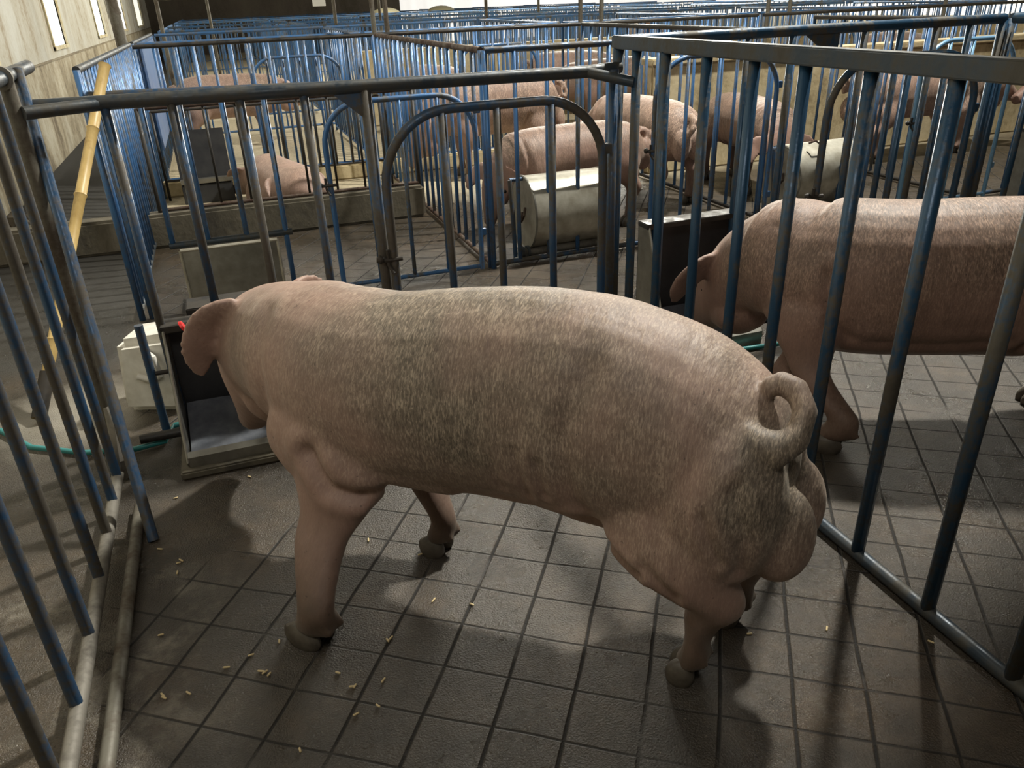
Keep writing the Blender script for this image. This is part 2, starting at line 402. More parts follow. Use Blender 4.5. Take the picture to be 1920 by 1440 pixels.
# left wall: lower concrete, a ledge, upper limewashed wall with tall slot windows
bm = bmesh.new(); box(bm, -2.0, -1.8, -3, 34, -.2, 1.025); struct(to_obj('wall_left', bm, M_WALL, smooth=False))
bm = bmesh.new(); box(bm, -2.02, -1.785, -3, 34, 1.015, 1.035); struct(to_obj('trim_1', bm, mat_wall('ledge_concrete', (.26, .22, .14), (.20, .16, .10), (.10, .08, .05)), smooth=False))
WY = [(2.6, 3.3), (7.7, 8.6), (11.9, 12.95), (16.9, 18.2), (21.6, 23.4), (27.5, 30)]
bm = bmesh.new(); y = -3
for a, c in WY:
    box(bm, -2.0, -1.8, y, a, 1.035, 7.5); box(bm, -2.0, -1.8, a, c, 1.035, 1.16); box(bm, -2.0, -1.8, a, c, 3.2, 7.5); y = c
box(bm, -2.0, -1.8, y, 34, 1.035, 7.5)
struct(to_obj('wall_left_upper', bm, M_WALLUP, smooth=False))
for i, (a, c) in enumerate(WY):
    bm = bmesh.new(); box(bm, -1.825, -1.815, a, c, 1.16, 3.2); w = struct(to_obj('window_%d' % (i + 1), bm, M_PANE, smooth=False))
    bm = bmesh.new(); box(bm, -1.95, -1.78, a - .06, a, 1.12, 3.2); box(bm, -1.95, -1.78, c, c + .06, 1.12, 3.2); box(bm, -1.95, -1.77, a - .06, c + .06, 1.12, 1.16)
    to_obj('window_frame', bm, mat_wall('frame_plaster', (.62, .58, .42), (.50, .43, .26), (.30, .17, .07), 4) if i == 0 else bpy.data.materials['frame_plaster'], w, smooth=False)
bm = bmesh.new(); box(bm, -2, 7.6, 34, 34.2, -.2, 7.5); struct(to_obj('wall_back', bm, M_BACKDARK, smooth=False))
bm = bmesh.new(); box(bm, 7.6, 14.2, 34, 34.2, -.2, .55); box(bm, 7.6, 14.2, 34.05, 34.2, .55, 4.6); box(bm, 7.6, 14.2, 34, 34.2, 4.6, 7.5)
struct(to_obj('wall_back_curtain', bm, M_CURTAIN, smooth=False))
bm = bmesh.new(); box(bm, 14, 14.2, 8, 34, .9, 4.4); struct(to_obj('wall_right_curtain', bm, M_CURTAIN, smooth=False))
bm = bmesh.new(); box(bm, 14, 14.2, -3, 34, -.2, .9); box(bm, 14, 14.2, -3, 8, .9, 7.5); box(bm, 14, 14.2, 8, 34, 4.4, 7.5); struct(to_obj('wall_right', bm, M_WALLUP, smooth=False))
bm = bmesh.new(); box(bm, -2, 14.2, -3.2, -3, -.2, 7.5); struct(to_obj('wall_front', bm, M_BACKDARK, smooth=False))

# curb under the rear fence and along the walkway
bm = bmesh.new(); box(bm, -1.78, 1.38, 5.88, 6.04, -.0, .235, .02); tag(to_obj('concrete_curb', bm, M_CURB), 'low damp concrete curb running left from the barred divider, behind the second row feeder', 'curb')
bm = bmesh.new(); tube(bm, [(.62, 5.80, .0), (.95, 5.82, .12), (1.12, 5.84, .22)], [.05, .04, .03], 8)
for v in bm.verts: v.co.y = 5.865 + (v.co.y - 5.82) * .3
to_obj('shadow_rib', bm, M_CURB) if False else bm.free()
# tan walls of the right hand pens
bm = bmesh.new(); box(bm, 3.62, 13.9, 6.4, 6.58, 0, .93, .015); w1 = to_obj('pen_wall', bm, M_TAN)
bm = bmesh.new(); box(bm, 3.60, 13.9, 6.37, 6.62, .93, .985, .01); w2 = to_obj('wall_cap', bm, M_TAN, w1)
tag(w1, 'tan mud-plastered pen wall behind the right pigs, topped with a ledge', 'wall')
bm = bmesh.new(); box(bm, 1.9, 13.9, 11.0, 11.2, 0, .95, .02); tag(to_obj('pen_wall', bm, M_TAN), 'distant tan pen wall seen between blue bars in the middle', 'wall')
bm = bmesh.new(); box(bm, -.6, 3.3, 7.62, 7.72, 0, .14, .015); tag(to_obj('concrete_curb', bm, M_TAN), 'sunlit sandy curb at the far end of the lying pig pen', 'curb')

# ------------------------------------------------------------------ near left fence (leaning bars on a crusted rail)
t = thing('fence_panel', 'worn blue-grey barred fence on the near left, leaning bars, beside the pig', 'fence', (-.58, 2.8, 0))
pipe('top_rail', [(.0, .40, 1.352), (0, 0, 1.345), (.0, -3.2, 1.33)], .022, M_RAIL, t)
pipe('bottom_rail', [(.01, 0, .05), (.02, -3.2, .045)], .020, M_PALEPIPE, t)
ys = [2.62, 2.46, 2.27, 2.05, 1.81, 1.57, 1.33, 1.09, .86, .62, .38, .12, -.15]
for i, yy in enumerate(ys):
    pipe('bar', [(.012, yy - 2.8, .05), (.0, yy - 2.8 + .03, 1.345)], .0155, M_NEAR, t)
pipe('post', [(0, .02, 0), (0, .0, 1.36)], .027, M_POST, t)
bm = bmesh.new(); tube(bm, [(0, -.02, 1.345), (0, -.035, 1.345)], .034, 14); tube(bm, [(0, -.035, 1.345), (0, -.045, 1.345)], .016, 10)
to_obj('rail_collar', bm, M_PALEPIPE, t)
pipe('post', [(.135, -.54, 0), (.06, -.12, .75), (.02, .12, 1.36)], .017, M_NEAR, t)
pipe('link_rail', [(.03, -.02, 1.245), (.23, .10, 1.245)], .020, M_RAIL, t)
bm = bmesh.new(); tube(bm, [(.02, -.10, .02), (.03, -.13, .10), (.035, -.09, .20), (.02, -.06, .27)], [.03, .034, .026, .012], 8)
to_obj('cement_lump', bm, M_PALEPIPE, t)
o = pipe('loose_pipe', [(-.492, 2.45, .02), (-.497, 1.2, .02), (-.50, -.6, .02)], .0185, M_POST)
tag(o, 'muddy round pipe lying on the floor along the near left fence', 'pipe')

# ------------------------------------------------------------------ front fence of the near pen with its gate
t = thing('fence_panel', 'dark blue-grey fence across the middle behind the big pig, gusset on its post', 'fence', (-.55, 2.9, 0))
X0 = .55
pipe('top_rail', [(.0, 0, 1.25), (1.9, 0, 1.238), (2.06, .03, 1.243)], .023, M_RAIL, t, 14)
pipe('bottom_rail', [(.04, -.02, .05), (.33, -.02, .05)], .018, M_DARK, t)
for x in (-.342, -.143, .071, .283):
    o = link('bar', bar_mesh(.0155, 1.21 if x not in (-.143,) else .76, M_NEAR), None, t); o.location = (x + X0, 0, .03 if x != -.143 else .48)
o = link('post', bar_mesh(.021, 1.24, M_NEAR, 14), None, t); o.location = (.496 + X0, 0, 0)
o = link('post', bar_mesh(.019, 1.24, M_NEAR, 14), None, t); o.location = (1.47 + X0, 0, 0)
bm = bmesh.new(); prism(bm, [(.38 + X0, 1.225), (.49 + X0, 1.225), (.49 + X0, 1.13)], 'y', -.006, .006); to_obj('gusset_plate', bm, M_NEAR, t, False)
pipe('link_rail', [(1.90, .0, 1.238), (2.05, -.11, 1.20)], .020, M_RAIL, t)
gate('large arched grey-blue gate in the middle fence, in front of the steel drum', (.53, 2.87), (1.415, 2.87), .02, 1.15, [.26, .5, .75], M_NEAR, .0155, .018, .26)

# right fence between near pen and right pen
yb = [2.79, 2.566, 2.316, 2.076, 1.847, 1.60, 1.355, 1.10, .85, .60, .35, .10, -.15]
fence('tall dark blue flat-railed fence on the right, between the two nearest pigs', (1.51, 2.94), (1.51, -.6), .02, 1.335, [(2.94 - y) / 3.54 for y in yb], M_RIGHT, M_RAIL, .0185, .0235, (0, 1), square=True, tilt=.006)
# front fence of the right pen
fence('dark navy fence closing the front of the right pen, gusset on its post', (1.53, 2.98), (3.55, 2.98), .02, 1.335, [.1, .2, .3, .41, .6, .7, .8, .9], M_RIGHT, M_RIGHT, .0155, .022, (1,))
gate('dark arched gate at upper right, in front of the second drum', (2.56, 2.94), (3.42, 2.94), .02, 1.205, [.25, .5, .75], M_RIGHT, .0145, .017, .24)
bm = bmesh.new(); prism(bm, [(2.42, 1.32), (2.60, 1.32), (2.60, 1.20)], 'y', 2.975, 2.987); g = to_obj('gusset_plate', bm, M_RIGHT, None, False)
fp = [o for o in bpy.data.objects if o.get('label', '').startswith('dark navy fence')][0]
g.parent = fp; g.matrix_parent_inverse = Matrix.Translation((-1.53, -2.98, 0))
fence('dark navy fence continuing right of the corner post at upper right', (3.60, 2.98), (7.2, 2.98), .02, 1.335, 15, M_RIGHT, M_RIGHT, .0155, .022, (0, 1))
fence('blue side fence of the outermost right pen, right of the corner post', (3.57, 2.94), (3.57, -.6), .02, 1.335, 13, M_RIGHT, M_RIGHT, .0155, .022, (1,))

# ------------------------------------------------------------------ second row
t = thing('fence_panel', 'bright blue fence of the second row, just behind the middle fence at left', 'fence', (-.6, 4.4, 0))
pipe('top_rail', [(0.02, 0, 1.155), (2.0, 0, 1.11)], .019, M_NEAR, t)
pipe('bottom_rail', [(.22, 0, .385), (.86, 0, .385)], .019, M_RAIL, t)
for x, zb in ((.05, 0), (.24, .385), (.418, .385), (.619, .385), (.826, 0), (1.03, 0)):
    o = link('bar', bar_mesh(.0145, 1.135 - zb, M_FAR), None, t); o.location = (x, 0, zb)
gate('slim bright blue arched gate behind the large gate', (.50, 4.37), (1.345, 4.37), .02, 1.04, [.26, .5, .75], M_FAR, .012, .015, .22)
t = fence('long blue fence of closely set bars receding along the left walkway', (-.6, 4.4), (-.6, 7.6), .04, 1.27, 24, M_FAR, M_RAIL, .0125, .018, (0, 1))
t = fence('receding blue divider fence behind the large gate, running to the tall posts', (1.42, 4.43), (1.45, 7.6), .03, 1.25, 17, M_FAR, M_RUST, .0125, .018, (0, 1))
fence('blue fence over the first steel drum, behind the large gate', (1.43, 4.4), (3.5, 4.4), .03, 1.25, [.085, .18, .275, .37, .46, .93], M_FAR, M_NEAR, .0135, .018, (0, 1))
gate('blue arched gate to the right of the first steel drum', (2.50, 4.37), (3.38, 4.37), .02, 1.15, [.25, .5, .75], M_FAR, .012, .015, .24)
fence('blue divider fence receding behind the pig whose head reaches the drum', (3.5, 4.43), (3.5, 7.6), .03, 1.25, 16, M_FAR, M_DARK, .0125, .018, (1,))
fence('blue fence over the second steel drum at upper right', (3.5, 4.4), (5.3, 4.4), .03, 1.25, [.07, .18, .29, .41, .53, .6], M_FAR, M_NEAR, .0135, .018, (1,))
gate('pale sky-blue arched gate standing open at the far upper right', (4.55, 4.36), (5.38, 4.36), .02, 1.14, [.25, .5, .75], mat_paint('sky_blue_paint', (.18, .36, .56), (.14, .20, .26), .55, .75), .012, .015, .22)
fence('blue divider fence behind the standing pig at far upper right', (5.25, 4.43), (5.25, 6.36), .03, 1.25, 9, M_FAR, M_DARK, .0125, .018, (1,))
fence('blue second-row fence at the right picture edge', (5.42, 4.4), (7.2, 4.4), .03, 1.25, 8, M_FAR, M_NEAR, .0135, .018, (1,))
# dark fence standing on the curb
fence('thin dark fence with a rusty red rail standing on the concrete curb', (-.52, 5.96), (1.36, 5.96), .25, .93, 8, M_DARK, M_RUST, .009, .015, (0, 1))
fence('dark low fence at the far end of the lying pig pen', (-.55, 7.5), (1.40, 7.5), .17, .75, 12, M_DARK, M_DARK, .009, .012, (0, 1))

# end of second row and third row
XC = [-.6, 1.45, 3.55, 5.6, 7.7, 9.8]
sides = ['at the far left', 'left of the middle posts', 'right of the middle posts', 'before the white curtain', 'at the far right']
for i in range(5):
    if i < 2 or i > 2:
        pass
    fence('dark-railed blue fence at the back of the second row, ' + sides[i], (XC[i] + .02, 7.62 if i > 2 else 7.66), (XC[i + 1] - .02, 7.62 if i > 2 else 7.66), .05, 1.25, 12, M_FAR, M_DARK, .0115, .017, (1,))
for i in range(5):
    fence('blue fence facing the second row from the third row, ' + sides[i], (XC[i] + .02, 8.25), (XC[i + 1] - .02, 8.25), .05, 1.25, 12, M_FAR, M_FAR, .0115, .016, (0,))
    gate('small blue arched gate of the third row, ' + sides[i], (XC[i] + .95, 8.2), (XC[i] + 1.8, 8.2), .03, 1.08, [.25, .5, .75], M_FAR, .011, .014, .22, latch=False)
for i in range(1, 6):
    fence('receding blue divider of the third row, ' + ['at left', 'in the middle', 'below the white curtain', 'at right', 'at the right edge'][i - 1], (XC[i], 8.3), (XC[i], 11.0), .05, 1.25, 15, M_FAR, M_FAR, .0115, .016, (1,))
fence('blue left boundary fence of the third row along the wall', (-.6, 7.9), (-.6, 11), .05, 1.27, 18, M_FAR, M_RAIL, .0115, .017, (0, 1))
bm = bmesh.new(); box(bm, -.56, -.54, 8.1, 10.2, .35, 1.24, .004); tag(to_obj('sheet_panel', bm, M_SHEET, smooth=False), 'pale blue sheet-metal panel on the far left boundary fence', 'panel')

# ------------------------------------------------------------------ far rows (each panel is a few pixels tall)
GF = 'blue barred panels of the far rows'
LF = 'distant blue barred pen panel in the far rows below the back wall'
XF = [-.6, 1.5, 3.6, 5.7, 7.8, 9.9, 12.0, 13.7]
for y0, y1 in ((11.3, None), (13.0, 16.0), (16.3, 19.3), (20.8, 23.8), (24.1, 27.1), (28.6, 31.6)):
    for i in range(7):
        fence(LF, (XF[i] + .02, y0), (XF[i + 1] - .02, y0), .05, 1.25, 12, M_FAR, None, .011, .02, (), GF, True)
        if y1 and i: fence(LF, (XF[i], y0 + .05), (XF[i], y1 - .05), .05, 1.25, 14, M_FAR, None, .011, .02, (), GF, True)
    if y1:
        fence(LF, (-.6, y0 + .05), (-.6, y1 - .05), .05, 1.25, 14, M_FAR, None, .011, .02, (), GF, True)

# tall posts rising to the roof, overhead pipes
TP = [(1.52, 8.0, 'left one of the pair standing left of the middle'), (1.60, 7.78, 'right one of the pair standing left of the middle'),
      (3.66, 8.0, 'left one of the pair right of the middle'), (3.80, 7.80, 'right one of the pair right of the middle'),
      (5.95, 8.0, 'left one of the pair before the white curtain'), (6.1, 7.82, 'right one of the pair before the white curtain'), (8.3, 7.8, 'the rightmost one, near the upper right corner')]
for x, y, s in TP:
    o = pipe('tall_post', [(x, y, 0), (x, y, 3.4), (x + .02, y, 7.5)], .022, M_POST); tag(o, 'thin weathered roof post, ' + s, 'post', 'tall thin roof posts')
o = pipe('tall_post', [(-.64, 7.62, 0), (-.66, 7.62, 2.5), (-.70, 7.62, 7.5)], .045, M_POST); tag(o, 'thick dark roof post at the corner of the left boundary fence', 'post')
for k, (x, y) in enumerate(((-.5, 11.9), (.15, 16.2), (1.9, 13), (3.2, 16.1), (4.3, 13), (6.4, 16))):
    o = pipe('tall_post', [(x, y, 0), (x, y, 7.5)], .026, M_POST)
    tag(o, 'grey roof post of the far rows, ' + ['by the left boundary', 'near the hanging white card', 'left of the card', 'by the edge of the dark back wall', 'first before the white back wall', 'second before the white back wall'][k], 'post', 'grey posts of the far rows')
for k, (y, z) in enumerate(((11.9, 1.66), (19.5, 1.78), (26, 1.95))):
    o = pipe('overhead_pipe', [(-.5 - k * .3, y, z), (6.5 + k, y, z)], .025, M_POST, None, 8)
    tag(o, 'horizontal grey overhead pipe across the far rows, ' + ['nearest of the three', 'middle of the three', 'farthest of the three'][k], 'pipe')
bm = bmesh.new(); box(bm, 1.84, 2.06, 15.0, 15.02, 1.50, 1.86, .004); tag(to_obj('hanging_card', bm, M_CARD, smooth=False), 'white record card hanging above the far left pens', 'card')
for k, (x, y) in enumerate(((5.05, 24.5), (6.7, 24.5))):
    bm = bmesh.new(); bmesh.ops.create_uvsphere(bm, u_segments=18, v_segments=8, radius=.42, matrix=Matrix.Translation((x, y, 1.22)) @ Matrix.Diagonal((1, 1, .42, 1)))
    bmesh.ops.delete(bm, geom=[v for v in bm.verts if v.co.z < 1.215], context='VERTS')
    tag(to_obj('feed_bin_lid', bm, M_CREAM), 'cream domed feed bin lid before the dark back wall, ' + ('left one' if k == 0 else 'right one'), 'lid')
bm = bmesh.new(); tube(bm, [(8.4, 30, 1.9), (11.2, 30, 2.6)], .025, 6); tag(to_obj('slanting_pole', bm, M_DARK), 'slanting dark pole leaning before the white back wall', 'pole')
# hooks and cord on the left wall
bm = bmesh.new(); tube(bm, [(-1.70, 20.3, 2.3), (-1.68, 20.7, 1.7), (-1.69, 20.6, 1.35), (-1.70, 19.9, 1.15)], .03, 8); tube(bm, [(-1.66, 19.5, 1.95), (-1.64, 19.6, 1.5)], [.03, .10], 8)
tag(to_obj('rope', bm, M_DARK), 'dark rope and tool hanging between windows on the left wall', 'rope')

# ------------------------------------------------------------------ feeders
def feeder(label, x, y, w, hb, hf, dep, face=-1, feed=True):
    """steel trough against a fence; open side faces -y (face=-1) or +y"""
    t = thing('steel_feeder', label, 'feeder', (x, y, 0))
    f = face
    for sx, nm in ((0, 'side_panel'), (w, 'side_panel')):
        bm = bmesh.new()
        prism(bm, [(0, .0), (f * (dep - .03), .0), (f * dep, .05), (f * dep * .86, hf), (f * dep * .28, hb), (0, hb)], 'x', sx - .004, sx + .004)
        to_obj(nm, bm, M_STEEL, t, False)
        bm = bmesh.new(); tube(bm, [(sx, f * dep, .05), (sx, f * dep * .86, hf), (sx, f * dep * .28, hb)], .006, 8); to_obj('edge_strip', bm, M_CARD if False else M_STEEL, t)
    bm = bmesh.new(); prism(bm, [(0, .02), (-f * .012, .02), (-f * .012, hb), (0, hb)], 'x', 0, w); to_obj('back_panel', bm, M_TROUGHIN, t, False)
    bm = bmesh.new(); prism(bm, [(0, .005), (f * dep, .005), (f * dep, .07), (f * (dep - .02), .085), (f * (dep - .02), .03), (0, .03)], 'x', .003, w - .003); to_obj('trough', bm, M_STEEL, t, False)
    bm = bmesh.new(); box(bm, -.01, w + .01, min(0, f * dep * .3), max(0, f * dep * .3), hb - .012, hb + .012, .003); to_obj('top_frame', bm, M_DARK, t)
    if feed:
        bm = bmesh.new(); n = 12
        g = [[bm.verts.new((.01 + (w - .02) * i / n, f * (.02 + (dep - .05) * j / n), .045 + .10 * (1 - j / n) ** 1.5 + random.uniform(-.004, .004))) for j in range(n + 1)] for i in range(n + 1)]
        for i in range(n):
            for j in range(n): bm.faces.new((g[i][j], g[i + 1][j], g[i + 1][j + 1], g[i][j + 1]))
        r_ = to_obj('feed_meal', bm, M_FEED, t); r_['kind'] = 'stuff'
    return t
fd = feeder('steel feeder at left with the big pig\'s head inside, grey feed on its floor', -.335, 2.95, .54, .475, .12, .33)
bm = bmesh.new(); box(bm, .08, .36, .03, .16, .455, .50, .004)
for v in bm.verts: pass
to_obj('hopper_mouth', bm, M_DARK, fd)
bm = bmesh.new(); box(bm, -.03, .57, -.36, .03, .0, .03, .006); to_obj('base_plinth', bm, M_CURB, fd)
pipe('bracket_bar', [(-.09, .02, .03), (-.09, .02, .47)], .016, M_NEAR, fd)
pipe('bracket_bar', [(-.09, .02, .27), (.03, .02, .27)], .009, M_DARK, fd)
pipe('frame_bar', [(0.0, -.03, .477), (.28, -.03, .477)], .016, M_DARK, fd)
feeder('steel feeder in the right pen, tall sloping side panel, second pig eating from it', 1.70, 3.06, .50, .57, .10, .31)
t = thing('steel_feeder', 'second row feeder seen from behind as a big flat steel plate at left', 'feeder', (-.33, 4.36, 0))
bm = bmesh.new(); box(bm, 0, .50, -.006, .006, .0, .365, .003); to_obj('back_panel', bm, M_STEEL, t, False)
for x in (0, .50): pipe('edge_strip', [(x, -.008, 0), (x, -.008, .365)], .008, M_DRUM, t, 8)
bm = bmesh.new(); box(bm, 0, .50, .007, .30, .0, .10, .005); to_obj('trough', bm, M_STEEL, t, False)
pipe('top_frame', [(0, -.01, .365), (.5, -.01, .365)], .010, M_DRUM, t, 8)
t = thing('steel_feeder', 'dark feeder trough with a pale lip at the far end of the lying pig pen', 'feeder', (-.42, 7.30, 0))
bm = bmesh.new(); prism(bm, [(0, .16), (.14, .16), (.14, .58), (.06, .60)], 'x', 0, .42); to_obj('hopper', bm, M_TROUGHIN, t, False)
bm = bmesh.new(); box(bm, 0, .42, -.06, .0, .17, .21, .004); to_obj('lip', bm, M_STEEL, t)
bm = bmesh.new(); box(bm, 0, .42, -.05, .14, .0, .16, .004); to_obj('trough', bm, M_TROUGHIN, t)
# black rubber tub
t = thing('rubber_tub', 'black rubber feed tub on the floor behind the drum pig', 'tub', (2.45, 6.1, 0))
bm = bmesh.new(); n = 24; prev = None
for rr_, z in ((.20, 0), (.27, .02), (.31, .30), (.33, .31), (.30, .30), (.26, .05), (.0, .04)):
    ring = [bm.verts.new((rr_ * math.cos(2 * math.pi * k / n), rr_ * math.sin(2 * math.pi * k / n), z)) for k in range(n)]
    if prev:
        for k in range(n): bm.faces.new((prev[k], prev[(k + 1) % n], ring[(k + 1) % n], ring[k]))
    prev = ring
bmesh.ops.remove_doubles(bm, verts=bm.verts[:], dist=.0001); to_obj('tub_body', bm, M_BLACK, t)
t = feeder('dark-sided steel feeder at the right picture edge beside the standing pig', 5.55, 4.30, .5, .50, .10, .34)

def drum(label, x, y, w):
    t = thing('steel_drum', label, 'drum feeder', (x, y, 0))
    R = .225; zc = .285
    bm = bmesh.new(); n = 40
    prof = [(R * math.cos(a), R * math.sin(a)) for a in [math.radians(215 + i * 290 / n) for i in range(n + 1)]]
    # shell, open towards the pig, with thickness
    prof = [(-c, s) for c, s in prof]
    def shell(rad): return [(rad * math.cos(math.radians(215 - 180 + i * 290 / n)), rad * math.sin(math.radians(215 - 180 + i * 290 / n))) for i in range(n + 1)]
    for nm, rad in (('o', R), ('i', R - .006)): pass
    so, si = shell(R), shell(R - .006)
    A = [[bm.verts.new((xx, c, zc + s)) for c, s in so] for xx in (0, w)]; B = [[bm.verts.new((xx, c, zc + s)) for c, s in si] for xx in (0, w)]
    for i in range(n):
        bm.faces.new((A[0][i], A[0][i + 1], A[1][i + 1], A[1][i])); bm.faces.new((B[0][i], B[1][i], B[1][i + 1], B[0][i + 1]))
    for k in (0, 1):
        for i in range(n): bm.faces.new((A[k][i], B[k][i], B[k][i + 1], A[k][i + 1]))
    for j in (0, n): bm.faces.new((A[0][j], A[1][j], B[1][j], B[0][j]))
    bmesh.ops.recalc_face_normals(bm, faces=bm.faces[:]); to_obj('drum_shell', bm, M_DRUM, t)
    for xx in (0, w):
        bm = bmesh.new(); prism(bm, [(c, zc + s) for c, s in shell(R - .004)], 'x', xx - .004, xx + .004); to_obj('end_disc', bm, M_DRUM, t, False)
        bm = bmesh.new(); tube(bm, [(xx + s_ * .012, c, zc + s) for s_ in (0,) for c, s in shell(R)], .007, 6); to_obj('rim', bm, M_STEEL, t)
    pipe('roller_pipe', [(-.03, -.10, .055), (w + .05, -.10, .055)], .026, M_PALEPIPE, t, 14)
    for xx in (-.06, -.02, w + .03, w + .07):
        bm = bmesh.new(); tube(bm, [(xx - .008, -.10, .055), (xx + .008, -.10, .055)], .042, 16); to_obj('collar', bm, M_RAIL, t)
    pipe('side_bar', [(-.10, -.09, .03), (-.10, -.07, .26), (-.10, -.03, .50)], .014, M_NEAR, t)
    pipe('axle', [(-.09, 0, zc + .21), (.02, 0, zc + .21)], .012, M_NEAR, t); pipe('axle', [(w - .02, 0, zc + .21), (w + .14, 0, zc + .21)], .012, M_NEAR, t)
    bm = bmesh.new(); tube(bm, [(-.012, -.05, zc + .04), (-.03, -.08, zc + .0), (-.03, -.03, zc - .05), (-.012, 0, zc + .0)], .008, 8); to_obj('hook', bm, M_RUST, t)
    return t
drum('dusty steel drum feeder in front of the middle pig', 1.70, 4.56, .52)
dr = drum('steel drum feeder at upper right below the standing pig', 3.68, 4.62, .56)
bm = bmesh.new(); tube(bm, [(.12, -.12, .53), (.14, -.16, .55), (.19, -.16, .52), (.21, -.12, .46)], .007, 8); to_obj('wire_hook', bm, M_RUST, dr)

# ------------------------------------------------------------------ small things
# bamboo pole leaning on the second row fence
a = Vector((-.93, 3.30, 0.02)); b = Vector((-.475, 4.36, 1.27)); d = (b - a); Ltot = d.length + .02; dirn = d.normalized()
t = thing('bamboo_pole', 'yellow bamboo pole leaning against the left fences, dark muddy foot', 'pole', a)
rs = []; pts = []; nseg = 5
for s in range(nseg):
    for k, (fz, rr_) in enumerate(((.0, .0285), (.02, .0245), (.5, .024), (.97, .0245), (1.0, .029))):
        if s and k == 0: continue
        pts.append(dirn * (Ltot * (s + fz) / nseg)); rs.append(rr_ * (.95 + .012 * s))
bm = bmesh.new(); tube(bm, pts, rs, 14); to_obj('culm', bm, M_BAMBOO, t)
bm = bmesh.new(); tube(bm, [pts[0], dirn * .20], .0295, 14); to_obj('muddy_foot', bm, M_DARK, t)
# plastic jug cut open
t = thing('plastic_jug', 'cut white plastic jug lying behind the left feeder', 'jug', (-.44, 3.30, .0), math.radians(-22)); t.scale = (1.15, 1.15, 1.12)
bm = bmesh.new(); box(bm, -.17, .17, -.10, .10, .0, .29, .03)
for v in bm.verts:
    if v.co.z < .10: v.co.x *= .66
    if v.co.z > .2 and v.co.x < -.1: v.co.x += .05
    if v.co.z > .25: v.co.x += .03; v.co.z += .03 * (v.co.x > 0)
body = to_obj('jug_body', bm, M_JUG, t)
bm = bmesh.new(); tube(bm, [(.02, -.105, .26), (.06, -.125, .24), (.07, -.125, .17), (.03, -.105, .14), (-.02, -.112, .16)], .012, 10); to_obj('moulded_handle', bm, M_JUG, t)
bm = bmesh.new(); tube(bm, [(.17, 0, .22), (.205, 0, .22)], .03, 16); to_obj('neck', bm, M_JUG, t)
# hose
bm = bmesh.new()
tube(bm, [(-1.75, 3.9, .014), (-1.35, 3.55, .014), (-1.07, 3.27, .014), (-.92, 3.06, .014), (-.72, 2.93, .014), (-.536, 2.88, .014), (-.43, 2.90, .014), (-.40, 3.02, .014), (.3, 3.06, .014), (1.0, 3.05, .014), (1.42, 2.95, .014), (1.66, 2.74, .014), (2.07, 2.716, .014), (2.6, 2.66, .014), (3.3, 2.8, .014)], .011, 10)
tag(to_obj('water_hose', bm, M_TEAL), 'thin teal water hose running along the floor past the feeders', 'hose')
# rubble heap by the wall
bm = bmesh.new()
for k in range(26):
    r_ = random.uniform(.03, .08); x = -1.45 + random.gauss(0, .13); y = 6.25 + random.gauss(0, .16)
    bmesh.ops.create_icosphere(bm, subdivisions=1, radius=r_, matrix=Matrix.Translation((x, y, max(r_ * .6, .26 - abs(x + 1.45) - abs(y - 6.25) * .6))) @ Matrix.Rotation(random.uniform(0, 3), 4, 'X'))
tag(to_obj('rubble_heap', bm, mat_simple('rubble', (.12, .10, .075), .9, 0, (.05, .042, .032), 12, .6), smooth=False), 'dark heap of rubble at the foot of the left wall', 'rubble', kind='stuff')
# feed pellets on the near floor
PEL = [(300, 1031), (335, 1057), (340, 1052), (333, 1075), (302, 1192), (425, 1253), (490, 1260), (505, 1266), (497, 1262), (306, 1305), (354, 1301), (308, 1310), (563, 1408), (634, 1263), (661, 1289), (666, 1288), (719, 1277), (709, 1325), (668, 1341), (727, 1202), (733, 1198), (788, 1041), (691, 1014), (567, 1162), (524, 1204), (813, 1127), (885, 1135), (471, 1230), (1745, 1205), (1550, 1180), (1405, 1190), (330, 935), (345, 870), (470, 850), (468, 895)]
me = None
for i, (px, py) in enumerate(PEL):
    r = Rc @ Vector((px - 960, py - 720, 1446)); s = -1.5 / r.z
    x, y = r.x * s, r.y * s
    if me is None:
        bm = bmesh.new(); tube(bm, [(-.0075, 0, 0), (-.006, 0, 0), (.006, 0, 0), (.0075, 0, 0)], [.0018, .0026, .0026, .0018], 8); o = to_obj('feed_pellet', bm, M_PELLET); me = o.data
    else: o = link('feed_pellet', me)
    o.location = (x, y, .0035); o.rotation_euler = (0, 0, random.uniform(0, 3.1)); k_ = random.uniform(.85, 1.25); o.scale = (k_, 1, 1)
    tag(o, 'small tan feed pellet lying on the wet near floor', 'pellet', 'feed pellets on the wet floor')

# ------------------------------------------------------------------ pigs
def ell_loft(bm, st, up=Vector((0, 0, 1)), n=22, fwd=None):
    """st: (pos, half width, half height) ; elliptical sections across the tangent"""
    N = len(st); P = [Vector(s[0]) for s in st]; rings = []
    for i in range(N):
        T = (P[min(i + 1, N - 1)] - P[max(i - 1, 0)]).normalized()
        S = up.cross(T)
        if S.length < 1e-4: S = Vector((0, 1, 0))
        S.normalize(); V = T.cross(S).normalized()
        rings.append([bm.verts.new(P[i] + S * math.cos(2 * math.pi * k / n) * st[i][1] + V * math.sin(2 * math.pi * k / n) * st[i][2]) for k in range(n)])
    for i in range(N - 1):
        for k in range(n): bm.faces.new((rings[i][k], rings[i][(k + 1) % n], rings[i + 1][(k + 1) % n], rings[i + 1][k]))
    for r, flip in ((rings[0], True), (rings[-1], False)):
        c = bm.verts.new(sum((v.co for v in r), Vector()) / n)
        for k in range(n):
            a, b = r[k], r[(k + 1) % n]
            bm.faces.new((b, a, c) if flip else (a, b, c))
